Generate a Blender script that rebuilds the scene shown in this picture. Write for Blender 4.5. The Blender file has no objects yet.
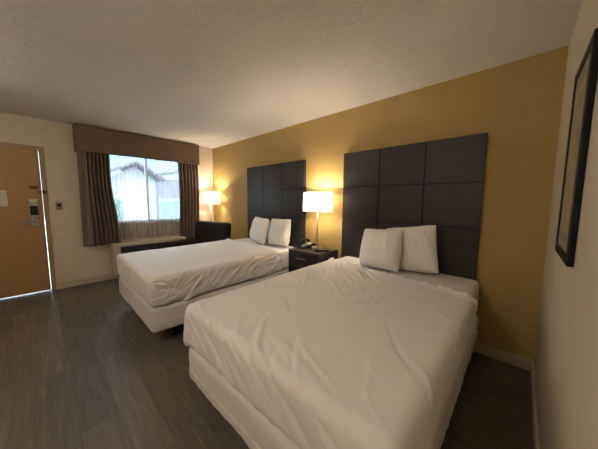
import bpy, bmesh, math, random
import numpy as np
from mathutils import Vector, Matrix, noise
R = math.radians
C = bpy.context.scene.collection
random.seed(7)

# ------------------------------------------------------------------ helpers
def link(name, me, mat=None, parent=None, smooth=False):
    o = bpy.data.objects.new(name, me); C.objects.link(o)
    if mat: me.materials.append(mat)
    if parent: o.parent = parent
    if smooth:
        for p in me.polygons: p.use_smooth = True
    return o
def obj(name, bm, mat=None, parent=None, smooth=False, bevel=0, seg=2):
    me = bpy.data.meshes.new(name)
    bmesh.ops.recalc_face_normals(bm, faces=bm.faces)
    bm.to_mesh(me); bm.free()
    o = link(name, me, mat, parent, smooth)
    if bevel:
        m = o.modifiers.new('bevel', 'BEVEL'); m.width = bevel; m.segments = seg; m.limit_method = 'ANGLE'; m.angle_limit = R(40)
    return o
def tag(o, label=None, cat=None, group=None, kind=None):
    if label: o['label'] = label
    if cat: o['category'] = cat
    if group: o['group'] = group
    if kind: o['kind'] = kind
    return o
def thing(name, label, cat, loc=(0,0,0), rz=0, group=None):
    o = bpy.data.objects.new(name, None); C.objects.link(o)
    o.location = loc; o.rotation_euler = (0, 0, rz); o.empty_display_size = .1
    return tag(o, label, cat, group)
def box(bm, x0, x1, y0, y1, z0, z1, M=None):
    vs = [bm.verts.new((x, y, z)) for x in (x0, x1) for y in (y0, y1) for z in (z0, z1)]
    if M is not None:
        for v in vs: v.co = M @ v.co
    for f in ((0,1,3,2),(4,6,7,5),(0,4,5,1),(2,3,7,6),(0,2,6,4),(1,5,7,3)):
        bm.faces.new([vs[i] for i in f])
    return bm
def nb(): return bmesh.new()
def cyl(bm, x, y, z0, z1, r0, r1=None, n=24, M=None):
    r1 = r0 if r1 is None else r1
    a = [bm.verts.new((x+r0*math.cos(2*math.pi*i/n), y+r0*math.sin(2*math.pi*i/n), z0)) for i in range(n)]
    b = [bm.verts.new((x+r1*math.cos(2*math.pi*i/n), y+r1*math.sin(2*math.pi*i/n), z1)) for i in range(n)]
    for i in range(n): bm.faces.new((a[i], a[(i+1)%n], b[(i+1)%n], b[i]))
    bm.faces.new(a[::-1]); bm.faces.new(b)
    if M is not None:
        for v in a+b: v.co = M @ v.co
    return bm
def tube(bm, pts, r, n=10):
    pts = [Vector(p) for p in pts]; rings = []
    for i, p in enumerate(pts):
        t = (pts[min(i+1, len(pts)-1)] - pts[max(i-1, 0)]).normalized()
        up = Vector((0,0,1)) if abs(t.z) < .95 else Vector((1,0,0))
        a = t.cross(up).normalized(); b = t.cross(a)
        rings.append([bm.verts.new(p + r*(a*math.cos(2*math.pi*k/n) + b*math.sin(2*math.pi*k/n))) for k in range(n)])
    for q, s in zip(rings, rings[1:]):
        for k in range(n): bm.faces.new((q[k], q[(k+1)%n], s[(k+1)%n], s[k]))
    bm.faces.new(rings[0][::-1]); bm.faces.new(rings[-1])
    return bm
def sphere(bm, c, r, M=None):
    d = bmesh.ops.create_uvsphere(bm, u_segments=20, v_segments=12, radius=1)
    for v in d['verts']:
        v.co = Vector((v.co.x*r[0]+c[0], v.co.y*r[1]+c[1], v.co.z*r[2]+c[2]))
    return bm

# rounded block as a dense skin; keep() picks the patches, disp() moves along the normal
def rblock(x0, x1, y0, y1, z0, z1, r, step, keep=None, disp=None):
    lo = np.array((x0, y0, z0)); hi = np.array((x1, y1, z1))
    idx = {}; P = []; F = []
    def vid(p):
        k = (round(p[0], 4), round(p[1], 4), round(p[2], 4))
        if k not in idx: idx[k] = len(P); P.append(p)
        return idx[k]
    ax = []
    for k in range(3):
        n = max(2, int(round((hi[k]-lo[k])/step))); ax.append(np.linspace(lo[k], hi[k], n+1))
    for k in range(3):
        a, b = [q for q in range(3) if q != k]
        for side in (0, 1):
            val = (lo, hi)[side][k]
            for i in range(len(ax[a])-1):
                for j in range(len(ax[b])-1):
                    cc = [0, 0, 0]; cc[k] = val; cc[a] = (ax[a][i]+ax[a][i+1])/2; cc[b] = (ax[b][j]+ax[b][j+1])/2
                    if keep and not keep(cc, k, side): continue
                    q = []
                    for (ii, jj) in ((i, j), (i+1, j), (i+1, j+1), (i, j+1)):
                        p = [0, 0, 0]; p[k] = val; p[a] = ax[a][ii]; p[b] = ax[b][jj]; q.append(vid(tuple(p)))
                    if (side == 1) == (k == 1): q = q[::-1]
                    F.append(q)
    P = np.array(P); Q = np.clip(P, lo+r, hi-r); N = P-Q
    L = np.linalg.norm(N, axis=1, keepdims=True); L[L == 0] = 1; N = N/L
    V = Q+N*r
    if disp is not None: V = disp(P, V, N)
    me = bpy.data.meshes.new('m'); me.from_pydata(V.tolist(), [], F); me.update()
    return me

# fabric creases: each is a soft ridge along a short bent line in unwrapped cloth coordinates
def creases(rng, specs):
    out = []
    for (n, u0, u1, v0, v1, ang, da, l0, l1, w0, w1, a0, a1) in specs:
        for _ in range(n):
            out.append((rng.uniform(u0, u1), rng.uniform(v0, v1), ang+rng.uniform(-da, da), rng.uniform(l0, l1),
                        rng.uniform(w0, w1), rng.uniform(a0, a1)*(1 if rng.random() < .72 else -1), rng.uniform(-.6, .6)))
    return out
def crease_field(U, V, cr):
    D = np.zeros_like(U)
    for (cu, cv, an, ln, w, a, bend) in cr:
        c, s = math.cos(an), math.sin(an)
        p = (U-cu)*c+(V-cv)*s; q = -(U-cu)*s+(V-cv)*c
        q = q - bend*p*p
        m = np.abs(p) < ln
        t = np.clip(1-(p/ln)**2, 0, 1)
        D += np.where(m, a*t*(np.exp(-(q/w)**2)-.35*np.exp(-((q-1.8*w)/(1.4*w))**2)), 0)
    return D
def soft(U, V, s, seed):
    return np.array([noise.noise(Vector((u*s, v*s, seed))) for u, v in zip(U, V)])

# ------------------------------------------------------------------ materials
def newmat(name):
    m = bpy.data.materials.new(name); m.use_nodes = True
    nt = m.node_tree; b = nt.nodes['Principled BSDF']
    return m, nt, b
def N(nt, t, **kw):
    n = nt.nodes.new(t)
    for k, v in kw.items():
        if k in n.inputs: n.inputs[k].default_value = v
        else: setattr(n, k, v)
    return n
def coords(nt, scale=(1,1,1), rot=(0,0,0)):
    tc = nt.nodes.new('ShaderNodeTexCoord'); mp = nt.nodes.new('ShaderNodeMapping')
    mp.inputs['Scale'].default_value = scale; mp.inputs['Rotation'].default_value = rot
    nt.links.new(tc.outputs['Object'], mp.inputs['Vector']); return mp.outputs[0]
def ramp(nt, src, stops):
    r = nt.nodes.new('ShaderNodeValToRGB'); nt.links.new(src, r.inputs[0])
    e = r.color_ramp.elements
    while len(e) < len(stops): e.new(.5)
    for k, (p, c) in zip(e, stops): k.position = p; k.color = (*c, 1)
    return r.outputs[0]
def bump(nt, b, src, st, dist=.01):
    n = nt.nodes.new('ShaderNodeBump'); n.inputs['Strength'].default_value = st; n.inputs['Distance'].default_value = dist
    nt.links.new(src, n.inputs['Height']); nt.links.new(n.outputs[0], b.inputs['Normal']); return n
def simple(name, col, rough=.6, metal=0, spec=.5, nscale=0, nvar=.1, bst=0, bdist=.002, stretch=(1,1,1)):
    m, nt, b = newmat(name)
    b.inputs['Base Color'].default_value = (*col, 1); b.inputs['Roughness'].default_value = rough
    b.inputs['Metallic'].default_value = metal; b.inputs['Specular IOR Level'].default_value = spec
    if nscale:
        v = coords(nt, stretch); n = N(nt, 'ShaderNodeTexNoise', Scale=nscale, Detail=6.0)
        nt.links.new(v, n.inputs['Vector'])
        lo = tuple(c*(1-nvar) for c in col); hi = tuple(min(1, c*(1+nvar)) for c in col)
        nt.links.new(ramp(nt, n.outputs['Fac'], [(.3, lo), (.7, hi)]), b.inputs['Base Color'])
        if bst: bump(nt, b, n.outputs['Fac'], bst, bdist)
    return m

def wall_mat(name, col, st=.35):
    m, nt, b = newmat(name)
    b.inputs['Roughness'].default_value = .62; b.inputs['Specular IOR Level'].default_value = .3
    v = coords(nt)
    n1 = N(nt, 'ShaderNodeTexNoise', Scale=55.0, Detail=4.0, Roughness=.6); nt.links.new(v, n1.inputs['Vector'])
    n2 = N(nt, 'ShaderNodeTexNoise', Scale=2.0, Detail=3.0); nt.links.new(v, n2.inputs['Vector'])
    nt.links.new(ramp(nt, n2.outputs['Fac'], [(.3, tuple(c*.95 for c in col)), (.7, tuple(c*1.04 for c in col))]), b.inputs['Base Color'])
    bump(nt, b, n1.outputs['Fac'], st, .012)
    return m
M_cream = wall_mat('cream_wall_paint', (.68, .60, .47), .6)
M_gold = wall_mat('mustard_wall_paint', (.50, .355, .125), .5)
M_trim = simple('cream_trim_paint', (.60, .52, .40), .45)

def ceiling_mat():
    m, nt, b = newmat('knockdown_ceiling')
    b.inputs['Roughness'].default_value = .8; b.inputs['Specular IOR Level'].default_value = .15
    b.inputs['Base Color'].default_value = (.74, .71, .67, 1)
    v = coords(nt)
    n = N(nt, 'ShaderNodeTexNoise', Scale=22.0, Detail=5.0, Roughness=.65); nt.links.new(v, n.inputs['Vector'])
    big = N(nt, 'ShaderNodeTexNoise', Scale=1.3, Detail=2.0); nt.links.new(v, big.inputs['Vector'])
    s = ramp(nt, n.outputs['Fac'], [(.47, (0,0,0)), (.58, (1,1,1))])
    k = ramp(nt, big.outputs['Fac'], [(.35, (.15,)*3), (.65, (1,)*3)])
    mx = nt.nodes.new('ShaderNodeMath'); mx.operation = 'MULTIPLY'
    nt.links.new(s, mx.inputs[0]); nt.links.new(k, mx.inputs[1])
    bump(nt, b, mx.outputs[0], .65, .009)
    return m
M_ceil = ceiling_mat()

def floor_mat():
    m, nt, b = newmat('grey_brown_vinyl_planks')
    v = coords(nt)
    br = nt.nodes.new('ShaderNodeTexBrick'); br.offset = .37
    for k, x in (('Scale', 1.0), ('Brick Width', 1.22), ('Row Height', .18), ('Mortar Size', .0013), ('Mortar Smooth', .3), ('Bias', 0.0)): br.inputs[k].default_value = x
    br.inputs['Color1'].default_value = (.78,.78,.78,1); br.inputs['Color2'].default_value = (1.1,1.1,1.1,1); br.inputs['Mortar'].default_value = (.45,.45,.45,1)
    nt.links.new(v, br.inputs['Vector'])
    v2 = coords(nt, (1.3, 17, 1)); g = N(nt, 'ShaderNodeTexNoise', Scale=2.2, Detail=8.0, Roughness=.62, Distortion=.25); nt.links.new(v2, g.inputs['Vector'])
    col = ramp(nt, g.outputs['Fac'], [(.3, (.118,.098,.078)), (.5, (.152,.128,.103)), (.64, (.186,.159,.129)), (.74, (.33,.285,.23))])
    mx = nt.nodes.new('ShaderNodeMix'); mx.data_type = 'RGBA'; mx.blend_type = 'MULTIPLY'; mx.inputs[0].default_value = 1
    nt.links.new(col, mx.inputs[6]); nt.links.new(br.outputs['Color'], mx.inputs[7])
    nt.links.new(mx.outputs[2], b.inputs['Base Color'])
    nt.links.new(ramp(nt, g.outputs['Fac'], [(.3, (.44,)*3), (.8, (.34,)*3)]), b.inputs['Roughness'])
    b.inputs['Specular IOR Level'].default_value = .42
    bump(nt, b, g.outputs['Fac'], .12, .002)
    return m
M_floor = floor_mat()

def wood(name, c0, c1, rough=.42, axis='x', sc=1.0):
    m, nt, b = newmat(name)
    st = {'x': (2.2, 60, 60), 'y': (60, 2.2, 60), 'z': (60, 60, 2.2)}[axis]
    v = coords(nt, tuple(s*sc for s in st)); n = N(nt, 'ShaderNodeTexNoise', Scale=1.6, Detail=7.0, Roughness=.6, Distortion=.3); nt.links.new(v, n.inputs['Vector'])
    nt.links.new(ramp(nt, n.outputs['Fac'], [(.3, c0), (.72, c1)]), b.inputs['Base Color'])
    b.inputs['Roughness'].default_value = rough; bump(nt, b, n.outputs['Fac'], .12, .001)
    return m
M_head = wood('espresso_laminate', (.018,.014,.013), (.042,.034,.031), .48)
M_night = wood('espresso_laminate_lamplit', (.025,.021,.021), (.075,.066,.062), .36)  # side tone lightened: lamp reflection put into the colour
M_ntop = wood('espresso_laminate_sheen', (.05,.042,.038), (.11,.095,.085), .3)  # grey reflection on the top painted in as a lighter laminate
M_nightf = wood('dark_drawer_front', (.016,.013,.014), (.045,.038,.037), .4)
M_door = wood('tan_door_veneer', (.40,.235,.085), (.46,.275,.105), .5, 'z', .6)
M_jamb = simple('tan_door_frame', (.40,.27,.13), .5)

def cloth(name, col, rough=.85, weave=900, st=.08, trans=0):
    m, nt, b = newmat(name)
    b.inputs['Base Color'].default_value = (*col, 1); b.inputs['Roughness'].default_value = rough
    b.inputs['Specular IOR Level'].default_value = .25
    b.inputs['Sheen Weight'].default_value = .15; b.inputs['Sheen Roughness'].default_value = .5
    v = coords(nt); n = N(nt, 'ShaderNodeTexNoise', Scale=14.0, Detail=6.0, Roughness=.6, Distortion=.8); nt.links.new(v, n.inputs['Vector'])
    bump(nt, b, n.outputs['Fac'], st, .01)
    return m
M_sheet = cloth('white_percale', (.82,.79,.76), .8, st=.22)
M_pillow = cloth('white_pillowcase', (.88,.86,.83), .85, st=.3)
M_box = cloth('white_box_spring_cover', (.74,.71,.67), .85, st=.3)
M_val = simple('brown_valance_fabric', (.185,.125,.09), .9, spec=.2, nscale=120, nvar=.25, bst=.3)
def drape_mat():
    m, nt, b = newmat('brown_striped_drape')
    v = coords(nt); n = N(nt, 'ShaderNodeTexNoise', Scale=150.0, Detail=4.0); nt.links.new(v, n.inputs['Vector'])
    nt.links.new(ramp(nt, n.outputs['Fac'], [(.3, (.15,.105,.088)), (.7, (.235,.165,.14))]), b.inputs['Base Color'])
    b.inputs['Roughness'].default_value = .8; bump(nt, b, n.outputs['Fac'], .2, .002)
    return m
M_drape = drape_mat()
def sheer_mat():
    m = bpy.data.materials.new('white_sheer_voile'); m.use_nodes = True; nt = m.node_tree; nt.nodes.clear()
    out = nt.nodes.new('ShaderNodeOutputMaterial')
    tr = N(nt, 'ShaderNodeBsdfTransparent'); d = N(nt, 'ShaderNodeBsdfDiffuse', Color=(.52,.50,.54,1)); t = N(nt, 'ShaderNodeBsdfTranslucent', Color=(.52,.50,.54,1))
    a = nt.nodes.new('ShaderNodeMixShader'); a.inputs[0].default_value = .45
    nt.links.new(d.outputs[0], a.inputs[1]); nt.links.new(t.outputs[0], a.inputs[2])
    lw = N(nt, 'ShaderNodeLayerWeight', Blend=.35)
    mr = nt.nodes.new('ShaderNodeMapRange'); mr.inputs[1].default_value = 0; mr.inputs[2].default_value = 1; mr.inputs[3].default_value = .30; mr.inputs[4].default_value = 1.0
    nt.links.new(lw.outputs['Facing'], mr.inputs[0])
    mx = nt.nodes.new('ShaderNodeMixShader'); pw = nt.nodes.new('ShaderNodeMath'); pw.operation = 'MULTIPLY_ADD'; pw.inputs[1].default_value = 1.0; pw.inputs[2].default_value = 0
    nt.links.new(mr.outputs[0], pw.inputs[0]); nt.links.new(pw.outputs[0], mx.inputs[0])
    nt.links.new(tr.outputs[0], mx.inputs[1]); nt.links.new(a.outputs[0], mx.inputs[2]); nt.links.new(mx.outputs[0], out.inputs[0])
    return m
M_sheer = sheer_mat()
def glass_mat():
    m = bpy.data.materials.new('window_glass'); m.use_nodes = True; nt = m.node_tree; nt.nodes.clear()
    out = nt.nodes.new('ShaderNodeOutputMaterial'); tr = N(nt, 'ShaderNodeBsdfTransparent', Color=(.94,.98,.97,1)); g = N(nt, 'ShaderNodeBsdfGlossy', Roughness=.02)
    mx = nt.nodes.new('ShaderNodeMixShader'); fr = N(nt, 'ShaderNodeFresnel', IOR=1.45)
    nt.links.new(fr.outputs[0], mx.inputs[0]); nt.links.new(tr.outputs[0], mx.inputs[1]); nt.links.new(g.outputs[0], mx.inputs[2]); nt.links.new(mx.outputs[0], out.inputs[0])
    return m
M_glass = glass_mat()
def shade_mat():
    m = bpy.data.materials.new('white_lamp_shade_fabric'); m.use_nodes = True; nt = m.node_tree; nt.nodes.clear()
    out = nt.nodes.new('ShaderNodeOutputMaterial'); d = N(nt, 'ShaderNodeBsdfDiffuse', Color=(.85,.82,.76,1)); t = N(nt, 'ShaderNodeBsdfTranslucent', Color=(.86,.80,.72,1))
    mx = nt.nodes.new('ShaderNodeMixShader'); mx.inputs[0].default_value = SHADE_T
    nt.links.new(d.outputs[0], mx.inputs[1]); nt.links.new(t.outputs[0], mx.inputs[2]); nt.links.new(mx.outputs[0], out.inputs[0])
    return m
SHADE_T = .30
M_shade = shade_mat()
M_steel = simple('brushed_nickel', (.42,.40,.37), .35, 1)
M_steeld = simple('dark_nickel', (.30,.28,.26), .35, 1)
M_brass = simple('aged_brass', (.12,.075,.03), .45, .6)
M_black = simple('black_plastic', (.010,.010,.011), .45, spec=.3)
M_blackm = simple('black_metal', (.02,.02,.02), .5)
M_grey = simple('grey_plastic', (.30,.29,.28), .5)
M_white = simple('white_plastic', (.75,.73,.69), .4)
M_ivory = simple('ivory_plastic', (.36,.29,.19), .45)
M_paper = simple('paper', (.70,.66,.58), .8)
M_print = simple('printed_ink', (.30,.27,.24), .8)
M_leather = simple('black_brown_leather', (.024,.015,.012), .6, spec=.3, nscale=40, nvar=.2, bst=.15)
M_ptac = simple('beige_unit_shell', (.58,.50,.38), .5)
M_grille = simple('dark_grille', (.05,.045,.042), .5)
M_vinyl = simple('white_vinyl_frame', (.70,.70,.70), .4)
M_frame = simple('black_picture_frame', (.006,.005,.005), .5, spec=.25)
M_chrome = simple('chrome', (.75,.74,.72), .12, 1)

# ------------------------------------------------------------------ the room
L, H, YF = 5.128, 2.44, -3.95        # right wall, ceiling height, wall behind the photographer
def struct(name, bm, m, parent=None, **k):
    o = obj(name, bm, m, parent, **k)
    if parent is None: o['kind'] = 'structure'
    return o
struct('floor', box(nb(), -.15, L+.15, YF-.15, .15, -.12, 0), M_floor)
struct('ceiling', box(nb(), -.15, L+.15, YF-.15, .15, H, H+.12), M_ceil)
struct('wall_back', box(nb(), -.15, L+.15, 0, .15, 0, H), M_gold)
struct('wall_right', box(nb(), L, L+.15, YF, 0, 0, H), M_cream)
struct('wall_front', box(nb(), -.15, L+.15, YF-.15, YF, 0, H), M_cream)
# window wall with the two openings
WY0, WY1, WZ0, WZ1 = -1.98, -.52, .93, 2.16
DY0, DY1, DZ = -3.50, -2.515, 2.06
b = nb()
box(b, -.15, 0, YF, DY0, 0, H); box(b, -.15, 0, DY0, DY1, DZ, H)
box(b, -.15, 0, DY1, WY0, 0, H); box(b, -.15, 0, WY0, WY1, 0, WZ0); box(b, -.15, 0, WY0, WY1, WZ1, H)
box(b, -.15, 0, WY1, 0, 0, H)
bmesh.ops.remove_doubles(b, verts=b.verts, dist=1e-5)
struct('wall_left', b, M_cream)
# baseboards
def baseb(name, x0, x1, y0, y1):
    struct(name, box(nb(), x0, x1, y0, y1, 0, .095), M_trim, bevel=.004)
baseb('baseboard_back', .014, L-.014, -.014, 0)
baseb('baseboard_right', L-.014, L, YF, 0)
baseb('baseboard_left', 0, .014, DY1+.0, 0)
# window unit
w = thing('window_1', None, None, (0, 0, 0)); w['kind'] = 'structure'
b = nb()
for a in ((WY0, WY0+.045, WZ0, WZ1), (WY1-.045, WY1, WZ0, WZ1), (WY0+.045, WY1-.045, WZ0, WZ0+.045), (WY0+.045, WY1-.045, WZ1-.045, WZ1)):
    box(b, -.11, -.05, *a)
obj('window_frame', b, M_vinyl, w)
ym = -1.25
obj('mullion', box(nb(), -.11, -.05, ym-.014, ym+.014, WZ0+.045, WZ1-.045), M_vinyl, w)
obj('pane', box(nb(), -.083, -.078, WY0+.045, ym-.03, WZ0+.045, WZ1-.045), M_glass, w)
obj('pane', box(nb(), -.083, -.078, ym+.03, WY1-.045, WZ0+.045, WZ1-.045), M_glass, w)
obj('window_sill', box(nb(), -.05, .02, WY0, WY1, WZ0-.0, WZ0+.018), M_trim, w)

# entrance door
d = thing('door_1', None, None, (0, 0, 0)); d['kind'] = 'structure'
b = nb()
fw = .052
box(b, -.15, .012, DY1-fw, DY1, 0, DZ); box(b, -.15, .012, DY0, DY0+fw, 0, DZ); box(b, -.15, .012, DY0+fw, DY1-fw, DZ-fw, DZ)
obj('door_frame', b, M_jamb, d, bevel=.003)
la, lb = DY0+fw+.003, DY1-fw-.0045
obj('door_leaf', box(nb(), -.055, -.012, la, lb, .016, DZ-fw-.004), M_door, d, bevel=.002)
obj('threshold', box(nb(), -.13, -.06, DY0+fw, DY1-fw, 0, .006), M_steel, d)
# electronic lock: black reader over a silver body with a lever
X = -.012
lk = obj('lock_plate', box(nb(), X, X+.03, -2.700, -2.622, .95, 1.29), M_steel, d, bevel=.008)
obj('card_reader', box(nb(), X+.03, X+.042, -2.697, -2.625, 1.11, 1.24), M_black, lk, bevel=.004)
b = nb(); cyl(b, 0, 0, 0, .05, .014, M=Matrix.Translation((X+.03, -2.668, 1.02)) @ Matrix.Rotation(R(90), 4, 'Y'))
box(b, X+.066, X+.082, -2.80, -2.655, 1.008, 1.032)
obj('lever_handle', b, M_steeld, lk, bevel=.004)
b = nb(); cyl(b, 0, 0, 0, .012, .016, M=Matrix.Translation((X+.03, -2.648, 1.065)) @ Matrix.Rotation(R(90), 4, 'Y'))
obj('thumb_turn', b, M_steeld, lk)
obj('lock_tag', box(nb(), X, X+.02, -2.700, -2.624, 1.292, 1.33), M_white, d, bevel=.003)
b = nb(); box(b, X, X+.022, -2.685, -2.605, 1.475, 1.512); box(b, X+.022, X+.035, -2.665, -2.640, 1.482, 1.506)
obj('swing_bar', b, M_brass, d, bevel=.003)
b = nb(); box(b, .012, .03, -2.560, -2.522, 1.405, 1.455); tube(b, [(.024, -2.56, 1.445), (.03, -2.60, 1.445), (.03, -2.605, 1.42), (.024, -2.56, 1.415)], .006)
obj('latch_keeper', b, M_brass, d, bevel=.002)
# notice on the door
n = thing('door_notice', 'white paper notice taped to the tan entrance door', 'notice', (X, -2.96, 1.34))
obj('sheet', box(nb(), .0005, .003, -.085, .072, -.105, .105), M_paper, n)
b = nb()
random.seed(3)
for k in range(11):
    z = .085-k*.017
    box(b, .003, .0036, -.07, -.07+random.uniform(.07, .125), z-.003, z)
obj('print_rows', b, M_print, n)
# thermostat
t = thing('wall_thermostat', 'small cream thermostat plate with dark display right of the entrance door', 'thermostat', (0, -2.412, 1.235))
obj('plate', box(nb(), 0, .012, -.037, .037, -.055, .055), M_ivory, t, bevel=.004)
obj('display', box(nb(), .012, .020, -.018, .020, -.008, .032), M_black, t, bevel=.002)

# ------------------------------------------------------------------ valance, drapes, sheer
VY0, VY1 = -2.20, -.375
v = thing('window_valance', 'brown fabric covered box valance above the window', 'valance', (0, 0, 2.04))
b = nb()
ny, nz = 150, 20
def vface(y, z):
    return .18+.004*noise.noise(Vector((y*2.2, z*4, 1)))+.0025*noise.noise(Vector((y*9, z*3, 4)))
g = [[b.verts.new((vface(VY0+(VY1-VY0)*i/ny, .378*j/nz), VY0+(VY1-VY0)*i/ny, .378*j/nz+.003*math.sin(i*.12))) for j in range(nz+1)] for i in range(ny+1)]
bk = [[b.verts.new((.165, VY0+(VY1-VY0)*i/ny, .378*j/nz+.003*math.sin(i*.12))) for j in (0, nz)] for i in range(ny+1)]
for i in range(ny):
    for j in range(nz): b.faces.new((g[i][j], g[i+1][j], g[i+1][j+1], g[i][j+1]))
    b.faces.new((g[i][0], bk[i][0], bk[i+1][0], g[i+1][0])); b.faces.new((g[i][nz], g[i+1][nz], bk[i+1][1], bk[i][1]))
    b.faces.new((bk[i][0], bk[i][1], bk[i+1][1], bk[i+1][0]))
obj('front_panel', b, M_val, v, smooth=False)
obj('side_panel', box(nb(), 0.001, .178, VY0, VY0+.015, 0, .378), M_val, v, bevel=.003)
obj('side_panel', box(nb(), 0.001, .178, VY1-.015, VY1, 0, .378), M_val, v, bevel=.003)
obj('top_board', box(nb(), 0.001, .165, VY0+.015, VY1-.015, .363, .377), M_val, v)
b = nb(); tube(b, [(.182, VY0, .004), (.182, VY1, .004)], .006)
obj('piping', b, M_val, v, smooth=True)

def pleated(name, fy, xf, z0, z1, n, nz, mat, thick=.003):
    """fy(s,t) -> y, xf(s,t) -> x with s across, t from the top"""
    me = bpy.data.meshes.new(name); V = []; F = []
    for j in range(nz+1):
        t = j/nz
        for i in range(n+1):
            s = i/n; V.append((xf(s, t), fy(s, t), z1+(z0-z1)*t+.006*math.sin(s*21)*t))
    for j in range(nz):
        for i in range(n): a = j*(n+1)+i; F.append((a, a+1, a+n+2, a+n+1))
    me.from_pydata(V, [], F); me.update()
    o = link(name, me, mat, None, True)
    if thick: m = o.modifiers.new('thick', 'SOLIDIFY'); m.thickness = thick
    return o
def sm(a, b, x):
    t = min(1, max(0, (x-a)/(b-a))); return t*t*(3-2*t)
# left drape: flat return at the left, tight pleats to the right, inner edge swinging out lower down
def ly(s, t): return -2.185-.010*t+(s)*(.385+.085*sm(.25, .95, t))
def lx(s, t):
    f = sm(.2, .32, s)
    return .118+.035*f*math.sin(s*2*math.pi*8.5+.5*math.sin(t*3))*(1-.15*t)+.006*math.sin(s*19+t*2)
o = pleated('window_drape', ly, lx, .615, 2.07, 260, 40, M_drape)
tag(o, 'brown pleated drape hanging at the left side of the window, nearer the door', 'curtain')
def ry(s, t): return -.775+.012*math.sin(t*5)+s*(.385+.02*t)
def rx(s, t): return .118+.038*math.sin(s*2*math.pi*6.5+.6*math.sin(t*2.5))*(1-.1*t)+.005*math.sin(s*25+t)
o = pleated('window_drape', ry, rx, .56, 2.07, 240, 40, M_drape)
tag(o, 'brown pleated drape hanging at the right side of the window, beside the corner lamp', 'curtain')
# two sheer panels meeting in the middle
def mk_sheer(y0, y1, ph, label):
    n = 12.5
    def fy(s, t): return y0+(y1-y0)*s+.006*math.sin(s*40+t*5)
    def fx(s, t): return .042+.020*math.sin(s*2*math.pi*n+ph+.5*math.sin(t*4+ph))*(.7+.3*math.sin(s*7+ph))+.004*math.sin(s*37+t*3)
    o = pleated('sheer_curtain', fy, fx, .655, 2.10, 240, 30, M_sheer, 0)
    return tag(o, label, 'curtain')
mk_sheer(-1.97, -1.235, 0, 'white translucent sheer panel over the left half of the window')
mk_sheer(-1.245, -.55, 1.4, 'white translucent sheer panel over the right half of the window')

# wall air conditioner under the window
p = thing('wall_air_conditioner', 'beige heating and cooling unit under the window behind the far bed', 'air conditioner', (0, 0, 0))
obj('shell', box(nb(), 0.001, .255, -1.86, -.72, .11, .625), M_ptac, p, bevel=.012)
obj('front_panel', box(nb(), .255, .275, -1.83, -.75, .14, .44), M_ptac, p, bevel=.006)
obj('front_lip', box(nb(), .255, .275, -1.83, -.75, .575, .618), M_ptac, p, bevel=.006)
obj('grille_bed', box(nb(), .255, .258, -1.76, -.80, .45, .568), M_black, p)
b = nb()
for k in range(6): box(b, .258, .270, -1.76, -.80, .455+k*.019, .460+k*.019)
for k in range(10): y = -1.76+k*.1062; box(b, .258, .272, y, y+.004, .45, .568)
obj('outlet_grille', b, M_grille, p)
obj('control_lid', box(nb(), .08, .22, -1.0, -.80, .625, .632), M_ptac, p, bevel=.003)

# ------------------------------------------------------------------ beds
YH = -.062    # head end of the mattress
YT = -2.0
RISE = .028
def make_bed(x0, x1, zt, label):
    t = thing('bed', label, 'bed', ((x0+x1)/2, (YH+YT)/2, 0))
    ox, oy = t.location.x, t.location.y
    w, l = (x1-x0)/2, (YH-YT)/2
    obj('bed_base', box(nb(), -w+.16, w-.16, -l+.22, l-.02, 0, .15), M_blackm, t, bevel=.005)
    def dbox(P, V, Nn):
        U = P[:, 0]+np.sign(P[:, 0])*0; k = soft(P[:, 0]*1.0+P[:, 1], P[:, 2]*2+P[:, 1], 3.3, 5.0)*.006
        z = P[:, 2]
        cr = np.sin((P[:, 0]+P[:, 1])*60+z*55)*.0042*np.exp(-((z-.24)/.06)**2)
        s = np.where(Nn[:, 2] > .5, 0, 1)
        return V+Nn*((k+cr)*s)[:, None]
    me = rblock(-w+.006, w-.006, -l+.006, l, .15, .390, .035, .02, None, dbox)
    bs = link('box_spring', me, M_box, t, True)
    b = nb(); ww, ll = w-.005, l+.006
    tube(b, [(-ww, ll-.03, .235), (-ww, -ll+.05, .235), (-ww+.035, -ll+.012, .235), (ww-.035, -ll+.012, .235), (ww, -ll+.05, .235), (ww, ll-.03, .235)], .005, 8)
    obj('piping', b, M_box, bs, smooth=True)
    me = rblock(-w+.02, w-.02, -l+.02, l, .395, zt-.012, .05, .03, None,
                lambda P, V, Nn: V+Nn*(soft(P[:, 0], P[:, 1], 3.0, 2.0)*.004)[:, None]+np.stack([0*P[:, 0], 0*P[:, 0], RISE*(P[:, 1]+l)/(2*l)*np.clip((P[:, 2]-.42)/.2, 0, 1)], 1))
    link('mattress', me, M_sheet, t, True)
    return t
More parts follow.
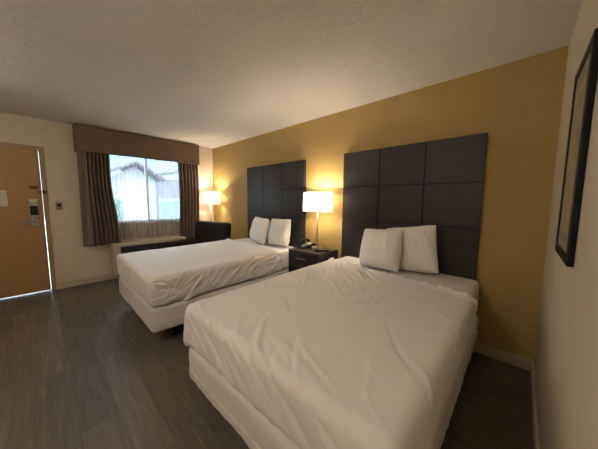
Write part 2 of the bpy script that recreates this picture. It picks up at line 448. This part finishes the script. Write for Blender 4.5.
def make_cover(x0, x1, zt, yhead, seed, specs, label, corner=0, crease_amp=1.4, skew=0.0):
    cx, cy = (x0+x1)/2, (YH+YT)/2
    w, l = (x1-x0)/2, (YH-YT)/2
    yh = yhead-cy
    rng = random.Random(seed)
    zb = .394
    cr = creases(rng, specs)
    def keep(c, k, side):
        if c[1] > yh: return False
        if k == 2 and side == 0: return False
        return not (k == 1 and side == 1)
    def disp(P, V, Nn):
        onx = (np.abs(np.abs(P[:, 0])-(w+.002)) < 1e-6); ony = np.abs(P[:, 1]+l+.002) < 1e-6
        dz = zt-P[:, 2]
        U = P[:, 0]+np.where(onx, np.sign(P[:, 0])*dz, 0)
        W = P[:, 1]-np.where(ony & ~onx, dz, 0)
        D = crease_amp*crease_field(U, W, cr)
        D += soft(U, W, 2.3, seed*1.7)*.007+soft(U, W, 7.0, seed*2.3)*.0028
        # plump edge and loose hem ends
        hem = np.clip((dz-.14)/.14, 0, 1)
        D += hem*(-.003+.003*soft(U*1.0, W*1.0, 6.0, seed+9.0))
        head = np.exp(-((P[:, 1]-yh)/.022)**2)*(.013+.022*soft(U*1.0, W*0, 26.0, seed+2.0))
        D += head
        V = V+Nn*np.clip(D, -.012, .03)[:, None]
        V[:, 2] += RISE*(P[:, 1]+l)/(2*l)*np.clip(1-dz/.25, 0, 1)
        V[:, 2] += np.where(dz > .22, soft(U, W, 3.0, 4.4)*.012, 0)
        V[:, 1] -= np.clip(1+(P[:, 1]-yh)/.45, 0, 1)*np.clip(P[:, 0]/w, -1, 1)*skew
        V[:, 1] += np.exp(-((P[:, 1]-yh)/.12)**2)*soft(U, W*0, 2.2, seed+3.3)*.05
        if corner:   # loose cloth ear hanging at the foot corner
            q = np.exp(-(((P[:, 0]+w)**2+(P[:, 1]+l)**2)/.07**2))*np.clip(dz/.3, 0, 1)
            V[:, 0] -= q*.03; V[:, 1] -= q*.02; V[:, 2] -= q*.03
        return V
    me = rblock(-w-.002, w+.002, -l-.002, l, zb, zt+.003, .05, .008, keep, disp)
    o = link('bed_sheet', me, M_sheet, None, True)
    o.location = (cx, cy, 0)
    m = o.modifiers.new('thick', 'SOLIDIFY'); m.thickness = .0035; m.offset = 1
    return tag(o, label, 'bed sheet')
PI = math.pi
B1 = (1.33, 2.69, .655); B2 = (3.41, 4.78, .668)
make_bed(*B1, 'far double bed on a dark base between the armchair and the nightstand')
make_bed(*B2, 'near double bed on a dark base between the nightstand and the right wall')
hw = .69; hl = .97
#        n, u0, u1, v0, v1, angle, spread, len0, len1, width0, width1, amp0, amp1
specs1 = [(60, hw+.02, hw+.25, -.85, .55, 2.3, .35, .05, .18, .006, .012, .004, .010),
          (16, hw-.02, hw+.20, -.95, -.78, 1.2, .8, .05, .14, .006, .010, .005, .010),
          (30, -hw+.1, hw-.1, -.95, .5, .9, .9, .08, .28, .007, .014, .0015, .004),
          (14, -hw, hw, -hl-.25, -hl-.03, PI/2, .6, .06, .18, .008, .015, .003, .006),
          (12, hw-.03, hw+.12, .1, .5, 1.9, .4, .06, .14, .006, .010, .005, .010),
          (4, -.4, .5, .15, .45, .1, .15, .2, .4, .005, .007, .003, .005)]
make_cover(*B1, -.47, 3, specs1, 'crumpled white top sheet spread over the far bed')
specs2 = [(22, -.5, .1, -.1, .42, 2.5, .3, .08, .26, .006, .011, .003, .006),
          (12, .0, .45, -.35, .25, .95, .3, .06, .18, .006, .010, .003, .007),
          (9, -.1, .35, -.25, .0, 1.3, .3, .05, .12, .006, .009, .003, .006),
          (34, -hw+.1, hw-.1, -.9, .5, 2.35, .45, .07, .22, .008, .016, .001, .003),
          (14, -hw, .3, -hl-.1, -hl+.12, 2.5, .4, .10, .3, .009, .018, .003, .006),
          (26, -hw, hw, -hl-.28, -hl-.06, 2.1, .5, .08, .25, .008, .018, .003, .006),
          (30, hw+.02, hw+.27, -.9, .45, 1.9, .5, .06, .2, .007, .014, .003, .008),
          (10, -.4, .6, .40, .52, .15, .3, .06, .2, .005, .009, .004, .008)]
make_cover(*B2, -.505, 11, specs2, 'smooth white top sheet spread over the near bed', corner=1, crease_amp=1.45, skew=.085)

# pillows ---------------------------------------------------------------
def make_pillow(w, h, th, seed, label, loc, rot, group=None):
    rng = random.Random(seed); n = 56; V = []; F = []
    cr = creases(rng, [(9, -w*.45, w*.45, h*.1, h*.5, 1.5, .5, .05, .16, .007, .014, .003, .008),
                       (8, -w*.5, w*.5, -h*.5, h*.5, .8, 1.2, .08, .2, .012, .024, .003, .007),
                       (5, -w*.5, -w*.3, -h*.3, h*.4, .2, .4, .04, .12, .008, .014, .003, .007)])
    g = np.linspace(-1, 1, n+1); uu, vv = np.meshgrid(g, g, indexing='ij'); uu = uu.ravel(); vv = vv.ravel()
    # corners stay out as points, edges pull in
    X = w/2*uu*(1-.05*(1-vv**2)*np.abs(uu)**3-.035*uu**4*vv**4); Y = h/2*vv*(1-.045*(1-uu**2)*np.abs(vv)**3-.04*uu**4*vv**4)
    prof = np.clip(1-np.abs(uu)**2.6, 0, 1)**.55*np.clip(1-np.abs(vv)**2.6, 0, 1)**.55
    # filling slumps toward the bottom
    prof = prof*(1-.16*vv)
    D = 1.5*crease_field(X, Y, cr)*np.clip(prof*2, 0, 1)+soft(X, Y, 6, seed*1.3)*.010*prof
    for sgn in (1, -1):
        Z = sgn*(th/2*prof+D*(1 if sgn > 0 else .5)+.002)
        V += list(zip(X.tolist(), Z.tolist(), (Y+h/2).tolist()))
    k = (n+1)**2
    for i in range(n):
        for j in range(n):
            a = i*(n+1)+j; q = (a, a+n+1, a+n+2, a+1)
            F.append(q[::-1]); F.append(tuple(x+k for x in q))
    rim = [i*(n+1) for i in range(n+1)]+[n*(n+1)+j for j in range(1, n+1)]+[i*(n+1)+n for i in range(n-1, -1, -1)]+[j for j in range(n-1, 0, -1)]
    for a, b2 in zip(rim, rim[1:]+rim[:1]): F.append((a, b2, b2+k, a+k))
    me = bpy.data.meshes.new('pillow'); me.from_pydata(V, [], F); me.update()
    bm = bmesh.new(); bm.from_mesh(me); bmesh.ops.recalc_face_normals(bm, faces=bm.faces); bm.to_mesh(me); bm.free()
    o = link('pillow', me, M_pillow, None, True)
    o.location = loc; o.rotation_euler = rot
    return tag(o, label, 'pillow', group)
# local +y of the pillow is its back; lean back around x
make_pillow(.465, .405, .21, 21, 'left white pillow on the near bed, in front of the other', (3.99, -.415, .686), (R(-13), R(-5), R(-16)))
make_pillow(.48, .435, .18, 22, 'right white pillow on the near bed, behind and against the headboard', (4.26, -.275, .687), (R(-8), R(-9), R(-6)))
make_pillow(.45, .41, .20, 23, 'left white pillow on the far bed, nearer the window', (1.965, -.32, .677), (R(-12), R(2), R(-10)))
make_pillow(.46, .405, .19, 24, 'right white pillow on the far bed, nearer the nightstand', (2.38, -.26, .680), (R(-11), R(-2), R(-4)))

# headboards ------------------------------------------------------------
def make_headboard(x0, x1, label):
    t = thing('headboard', label, 'headboard', (x0, 0, 0))
    w = x1-x0; z0, z1 = .30, 1.915
    obj('backing', box(nb(), .004, w-.004, -.032, -.0005, z0, z1-.003), M_nightf, t)
    xs = [0, w/3, 2*w/3, w]; zs = [z0, 1.115, 1.51, z1]
    g = .004
    for i in range(3):
        for j in range(3):
            obj('panel', box(nb(), xs[i]+(g if i else 0), xs[i+1]-(g if i < 2 else 0), -.05, -.032, zs[j]+(g if j else 0), zs[j+1]-(g if j < 2 else 0)), M_head, t, bevel=.002)
    return t
make_headboard(1.334, 2.70, 'dark nine panel headboard on the gold wall behind the far bed')
make_headboard(3.345, 4.717, 'dark nine panel headboard on the gold wall behind the near bed')

# nightstand ------------------------------------------------------------
NX0, NX1, NY0, NY1, NZ = 2.80, 3.285, -.445, -.035, .725
t = thing('nightstand', 'dark wood nightstand with one drawer between the two beds', 'nightstand', ((NX0+NX1)/2, (NY0+NY1)/2, 0))
W2, D2 = (NX1-NX0)/2, (NY1-NY0)/2
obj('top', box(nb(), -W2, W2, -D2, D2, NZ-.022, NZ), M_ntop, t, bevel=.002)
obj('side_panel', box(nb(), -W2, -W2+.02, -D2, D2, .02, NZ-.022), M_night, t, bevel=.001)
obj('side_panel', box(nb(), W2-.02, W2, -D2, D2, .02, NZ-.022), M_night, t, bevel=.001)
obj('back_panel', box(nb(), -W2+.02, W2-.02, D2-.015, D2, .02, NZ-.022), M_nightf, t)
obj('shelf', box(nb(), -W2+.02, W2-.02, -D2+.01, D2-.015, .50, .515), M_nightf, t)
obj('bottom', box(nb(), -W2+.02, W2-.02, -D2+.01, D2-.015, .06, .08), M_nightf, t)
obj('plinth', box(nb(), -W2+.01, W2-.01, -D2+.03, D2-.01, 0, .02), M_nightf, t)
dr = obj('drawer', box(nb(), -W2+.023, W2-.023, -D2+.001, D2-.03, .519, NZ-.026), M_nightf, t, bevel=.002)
b = nb(); hx = -.02
tube(b, [(hx-.075, -D2, .632), (hx-.075, -D2-.024, .632), (hx+.075, -D2-.024, .632), (hx+.075, -D2, .632)], .005, 8)
obj('handle', b, M_steel, dr, smooth=True)

# lamps -----------------------------------------------------------------
WARM = (1.0, .84, .64)
def shade_bm(w, d, z0, z1, r=.05):
    b = nb(); rings = []
    for z, k in ((z0, 1.0), (z1, .95)):
        ring = []
        for cx, cy, a0 in ((w/2-r, d/2-r, 0), (-w/2+r, d/2-r, 90), (-w/2+r, -d/2+r, 180), (w/2-r, -d/2+r, 270)):
            for i in range(7):
                a = R(a0+15*i); ring.append(b.verts.new(((cx+r*math.cos(a))*k, (cy+r*math.sin(a))*k, z)))
        rings.append(ring)
    n = len(rings[0])
    for i in range(n): b.faces.new((rings[0][i], rings[0][(i+1) % n], rings[1][(i+1) % n], rings[1][i]))
    return b, rings
def make_lamp(name, label, loc, rz, z0, zs0, zs1, w, d, power, floor):
    t = thing(name, label, 'lamp', loc, rz)
    if floor: obj('base', cyl(nb(), 0, 0, 0, .02, .13, .125, 40), M_steel, t, bevel=.004)
    else: obj('base', box(nb(), -.07, .07, -.055, .055, 0, .018), M_steel, t, bevel=.004)
    obj('pole', cyl(nb(), 0, 0, .018, zs0+.04, .008, n=20), M_steel, t, smooth=True)
    obj('socket', cyl(nb(), 0, 0, zs0+.04, zs0+.08, .019, n=20), M_black, t)
    b, rings = shade_bm(w, d, zs0, zs1, .02); rings = [[q.co.copy() for q in g] for g in rings]
    s = obj('lamp_shade', b, M_shade, t)
    b = nb()
    for ring in rings: obj('shade_trim', tube(nb(), ring+[ring[0]], .0022, 6), M_white, s, smooth=True)
    b = nb()
    z = zs1-.02
    tube(b, [(-w/2*.95, 0, z), (0, 0, z-.004), (w/2*.95, 0, z)], .0025, 6); cyl(b, 0, 0, z-.01, z+.025, .006)
    obj('harp', b, M_steel, t)
    zb = zs0+.115
    bb = nb(); sphere(bb, (0, 0, zb), (.026, .026, .036))
    m, nt, p = newmat('lit_bulb'); p.inputs['Emission Color'].default_value = (*WARM, 1); p.inputs['Emission Strength'].default_value = 6
    bu = obj('bulb', bb, m, t, smooth=True)
    bu.visible_shadow = True
    ld = bpy.data.lights.new(name+'_light', 'POINT'); ld.energy = power; ld.color = WARM; ld.shadow_soft_size = .03
    lo = bpy.data.objects.new('bulb_light', ld); C.objects.link(lo); lo.parent = t; lo.location = (0, 0, zb+.045)
    return t
LP = 5.0
make_lamp('table_lamp', 'slim nickel lamp with white shade standing on the nightstand', (3.045, -.165, NZ), 0, 0, .48, .728, .36, .20, LP, False)
make_lamp('floor_lamp', 'slim nickel lamp with white shade in the corner behind the armchair', (.31, -.22, 0), R(34), 0, 1.26, 1.505, .325, .18, LP, True)

# things on the nightstand ----------------------------------------------
t = thing('desk_telephone', 'black corded desk telephone on the left of the nightstand top', 'telephone', (2.915, -.235, NZ), R(-12))
b = nb()
pts = [(-.085, 0), (.085, 0)]
vs = []
for x in (-.085, .085):
    vs.append([b.verts.new((x, y, z)) for y, z in ((-.095, 0), (.095, 0), (.095, .062), (.04, .058), (-.095, .02))])
b.faces.new(vs[0]); b.faces.new(vs[1][::-1])
for k in range(5): b.faces.new((vs[0][k], vs[0][(k+1) % 5], vs[1][(k+1) % 5], vs[1][k]))
obj('body', b, M_black, t, bevel=.006)
b = nb()
tube(b, [(-.058, -.08+.018*i, .052+.022*math.sin(PI*i/9)+.004*i) for i in range(10)], .014, 10)
sphere(b, (-.058, -.078, .042), (.024, .026, .019)); sphere(b, (-.058, .082, .078), (.024, .026, .019))
obj('handset', b, M_black, t, smooth=True)
sl = Matrix.Translation((.025, -.028, .042)) @ Matrix.Rotation(R(16), 4, 'X')
obj('face_card', box(nb(), -.035, .05, .032, .085, -.001, .004, sl), M_paper, t)
b = nb()
for i in range(3):
    for j in range(4): box(b, -.03+i*.022, -.014+i*.022, -.055+j*.019, -.042+j*.019, 0, .006, sl)
obj('keypad', b, M_grey, t)
b = nb(); tube(b, [(-.058, -.09, .035)]+[(-.07+.012*math.cos(i*.9), -.10-.004*i, .012+.006*math.sin(i*.9)) for i in range(14)], .0025, 6)
obj('cord', b, M_black, t, smooth=True)
t = thing('drinking_cup', 'small white cup standing beside the black telephone', 'cup', (3.092, -.285, NZ))
b = nb(); n = 28; prof = [(.0, .002), (.022, .002), (.025, .0), (.029, .046), (.031, .047), (.0285, .047), (.024, .008), (0, .008)]
rings = [[b.verts.new((max(r, .0004)*math.cos(2*PI*i/n), max(r, .0004)*math.sin(2*PI*i/n), z)) for i in range(n)] for r, z in prof]
for q, s in zip(rings, rings[1:]):
    for i in range(n): b.faces.new((q[i], q[(i+1) % n], s[(i+1) % n], s[i]))
obj('cup_body', b, M_white, t, smooth=True)
t = thing('remote_control', 'black television remote lying at the front right of the nightstand top', 'remote', (3.205, -.27, NZ), R(-48))
obj('casing', box(nb(), -.024, .024, -.09, .09, 0.0005, .021), M_black, t, bevel=.007, seg=3)
b = nb()
for i in range(3):
    for j in range(8): cyl(b, -.014+.014*i, -.07+.018*j, .020, .0235, .0045, n=10)
obj('buttons', b, M_grey, t)
# armchair ---------------------------------------------------------------
def rb(name, x0, x1, y0, y1, z0, z1, r, parent, mat=M_leather, M=None, puff=.006):
    def disp(P, V, Nn):
        V = V+Nn*(soft(P[:, 0]+P[:, 2]*.7, P[:, 1]+P[:, 2]*.4, 5.0, z0+x0)*puff)[:, None]
        if M is not None:
            A = np.array(M); V = V @ A[:3, :3].T+A[:3, 3]
        return V
    return link(name, rblock(x0, x1, y0, y1, z0, z1, r, .025, None, disp), mat, parent, True)
AC = (.72, -.66, 0)
t = thing('armchair', 'dark leather armchair in the corner below the window', 'armchair', AC, R(17))
rb('seat_base', -.40, .40, -.36, .30, .10, .36, .03, t)
rb('seat_cushion', -.275, .275, -.385, .20, .36, .48, .05, t)
rb('armrest', -.42, -.28, -.40, .26, .10, .60, .05, t)
rb('armrest', .28, .42, -.40, .26, .10, .60, .05, t)
Mb = Matrix.Translation((0, .19, .34)) @ Matrix.Rotation(R(-7), 4, 'X')
bk = rb('backrest', -.415, .415, -.01, .15, -.22, .60, .055, t, M=Mb)
for sx in (-.35, .35):
    for sy in (-.33, .27): obj('leg', cyl(nb(), sx, sy, 0, .10, .018, .024), M_black, t)

# framed picture on the right wall --------------------------------------
t = thing('framed_picture', 'black framed picture with pale mat hanging on the right wall', 'picture', (L, -1.04, 1.522))
PW, PH = .213, .418
b = nb(); k = .04
for a in ((-PW, -PW+k, -PH, PH), (PW-k, PW, -PH, PH), (-PW+k, PW-k, -PH, -PH+k), (-PW+k, PW-k, PH-k, PH)): box(b, -.020, -.001, *a)
obj('frame', b, M_frame, t, bevel=.003)
def art_mat():
    m, nt, b = newmat('muted_abstract_print')
    v = coords(nt, (1, 3, 2.2)); n = N(nt, 'ShaderNodeTexNoise', Scale=2.4, Detail=7.0, Distortion=1.6); nt.links.new(v, n.inputs['Vector'])
    nt.links.new(ramp(nt, n.outputs['Fac'], [(.30, (.16,.13,.09)), (.48, (.42,.36,.26)), (.62, (.30,.27,.18)), (.75, (.60,.54,.44))]), b.inputs['Base Color'])
    b.inputs['Roughness'].default_value = .4
    return m
obj('mat_board', box(nb(), -.015, -.008, -PW+k-.004, PW-k+.004, -PH+k-.004, PH-k+.004), simple('grey_mat_board', (.34,.30,.22), .7), t)
obj('print', box(nb(), -.0162, -.0151, -PW+k+.05, PW-k-.05, -PH+k+.07, PH-k-.07), art_mat(), t)
obj('backing', box(nb(), -.008, -.001, -PW+.01, PW-.01, -PH+.01, PH-.01), M_frame, t)

# ------------------------------------------------------------------ outside the window
M_conc = simple('outdoor_concrete', (.28,.28,.28), .9, nscale=6, nvar=.12)
M_stucco = simple('white_stucco', (.30,.31,.33), .9, nscale=30, nvar=.05)
M_lav = simple('pale_grey_siding', (.155,.15,.18), .9)
M_roof = simple('grey_shingle_roof', (.11,.11,.125), .9, nscale=25, nvar=.3)
M_teal = simple('pale_teal_boards', (.13,.25,.26), .8)
M_green = simple('leafy_green', (.05,.15,.08), .9, nscale=20, nvar=.5)
struct('ground', box(nb(), -22, -.16, -12, 14, -.14, -.02), M_conc)
t = thing('motel_wing', 'white stucco building with grey gable roof across the yard outside', 'building', (-8.5, .6, -.02))
obj('wall', box(nb(), -3, 0, -1.0, .75, 0, 2.35), M_stucco, t)
b = nb()
vs = [[b.verts.new((x, y, z)) for y, z in ((-1.5, 2.30), (-.1, 3.02), (1.1, 2.30), (1.1, 2.42), (-.1, 3.14), (-1.5, 2.42))] for x in (-3.2, .45)]
b.faces.new(vs[0]); b.faces.new(vs[1][::-1])
for k in range(6): b.faces.new((vs[0][k], vs[0][(k+1) % 6], vs[1][(k+1) % 6], vs[1][k]))
obj('roof', b, M_roof, t)
b = nb(); vs = [[b.verts.new((x, y, z)) for y, z in ((-1.0, 2.35), (.75, 2.35), (-.1, 2.9))] for x in (-.1, 0)]
b.faces.new(vs[0]); b.faces.new(vs[1][::-1])
for k in range(3): b.faces.new((vs[0][k], vs[0][(k+1) % 3], vs[1][(k+1) % 3], vs[1][k]))
obj('gable', b, M_stucco, t)
t = thing('neighbouring_house', 'pale grey house with low roof behind the teal fence outside', 'building', (-13.0, 3.55, -.02)); t.scale = (1, 1.15, 1.17)
obj('wall', box(nb(), -2, 0, -1.4, 2.2, 0, 2.35), M_lav, t)
b = nb()
vs = [[b.verts.new((x, y, z)) for y, z in ((-1.7, 2.3), (2.6, 3.25), (2.6, 3.37), (-1.7, 2.42))] for x in (-2.2, .4)]
b.faces.new(vs[0]); b.faces.new(vs[1][::-1])
for k in range(4): b.faces.new((vs[0][k], vs[0][(k+1) % 4], vs[1][(k+1) % 4], vs[1][k]))
obj('roof', b, M_roof, t)
t = thing('yard_fence', 'pale teal board fence standing in the yard outside the window', 'fence', (-6.6, 1.9, -.02))
b = nb()
for k in range(16): box(b, 0, .02, -.95+k*.14, -.95+k*.14+.13, 0, 1.38)
obj('boards', b, M_teal, t)
obj('rail', box(nb(), .02, .06, -.95, 1.29, 1.30, 1.38), M_stucco, t)
for y in (-.95, .15, 1.24): obj('post', box(nb(), -.08, 0, y, y+.08, 0, 1.42), M_stucco, t)
# shrub by the motel wing
rng = random.Random(5); b = nb()
for k in range(420):
    a = rng.uniform(0, 2*PI); r = .32*math.sqrt(rng.random()); z = rng.uniform(.15, 1.35); c = Vector((r*math.cos(a), r*math.sin(a), z))
    M4 = Matrix.Translation(c) @ Matrix.Rotation(rng.uniform(0, 6), 4, 'Z') @ Matrix.Rotation(rng.uniform(-1, 1), 4, 'X')
    q = [b.verts.new(M4 @ Vector(p)) for p in ((-.04, 0, 0), (0, -.02, .05), (.04, 0, 0), (0, .02, -.05))]
    b.faces.new(q)
t = thing('yard_shrub', 'green leafy shrub beside the white building outside', 'shrub', (-7.0, -.62, -.02))
obj('foliage', b, M_green, t); obj('stem', tube(nb(), [(0, 0, 0), (.01, 0, .4), (0, .02, .8)], .025), simple('bark', (.15,.10,.06), .9), t)

# ------------------------------------------------------------------ light
FILL = 7.5
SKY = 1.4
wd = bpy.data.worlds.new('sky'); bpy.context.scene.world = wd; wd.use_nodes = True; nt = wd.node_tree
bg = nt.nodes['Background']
# upper sky boosted far above the horizon band to send more cool daylight indoors
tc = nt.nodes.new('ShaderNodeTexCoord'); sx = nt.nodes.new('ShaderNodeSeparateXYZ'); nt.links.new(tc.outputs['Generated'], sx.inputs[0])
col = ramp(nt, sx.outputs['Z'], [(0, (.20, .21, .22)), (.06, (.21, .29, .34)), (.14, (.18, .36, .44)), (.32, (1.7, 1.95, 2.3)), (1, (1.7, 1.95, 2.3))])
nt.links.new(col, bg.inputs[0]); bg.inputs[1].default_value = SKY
sd = bpy.data.lights.new('sun', 'SUN'); sd.energy = .4; sd.angle = R(1); sd.color = (1, .96, .9)
so = bpy.data.objects.new('sun', sd); C.objects.link(so)
so.rotation_euler = Vector((-.62, .30, -.80)).to_track_quat('-Z', 'Y').to_euler()

# added unseen fill lights, shaped as ceiling fixtures, in the strip behind the photographer
for x, y, k, lab in ((4.0, -3.35, 1.0, 'added round glass fill light behind the photographer'), (1.7, -3.45, .45, 'added round glass fill light near the entrance door')):
    m, nt2, p = newmat('fill_glow'); p.inputs['Base Color'].default_value = (.8, .8, .8, 1); p.inputs['Emission Color'].default_value = (1, .885, .77, 1); p.inputs['Emission Strength'].default_value = FILL*k
    t = thing('ceiling_light', lab, 'fill light', (x, y, H))
    obj('canopy', cyl(nb(), 0, 0, -.025, -.001, .06, .065, 32), M_steel, t, bevel=.004)
    obj('stem', cyl(nb(), 0, 0, -.20, -.025, .008), M_steel, t)
    b = nb(); sphere(b, (0, 0, -.27), (.15, .15, .085))
    obj('fill_globe', b, m, t, smooth=True)

# ------------------------------------------------------------------ camera
cd = bpy.data.cameras.new('camera'); cam = bpy.data.objects.new('camera', cd); C.objects.link(cam)
cd.sensor_fit = 'HORIZONTAL'; cd.sensor_width = 36; cd.lens = 238.8/598*36; cd.clip_start = .02; cd.clip_end = 200
r = Vector((.73214483, .68109011, .00895581)); u = Vector((-.07384833, .06629971, .9950632)); f = Vector((-.67713394, .72919175, -.09883836))
m = Matrix((( r.x, u.x, -f.x, 4.969), (r.y, u.y, -f.y, -2.587), (r.z, u.z, -f.z, 1.342), (0, 0, 0, 1)))
cam.matrix_world = m
S = bpy.context.scene; S.camera = cam
S.view_settings.view_transform = 'Standard'; S.view_settings.look = 'None'; S.view_settings.gamma = 1; S.view_settings.use_curve_mapping = False
S.view_settings.exposure = 2.32
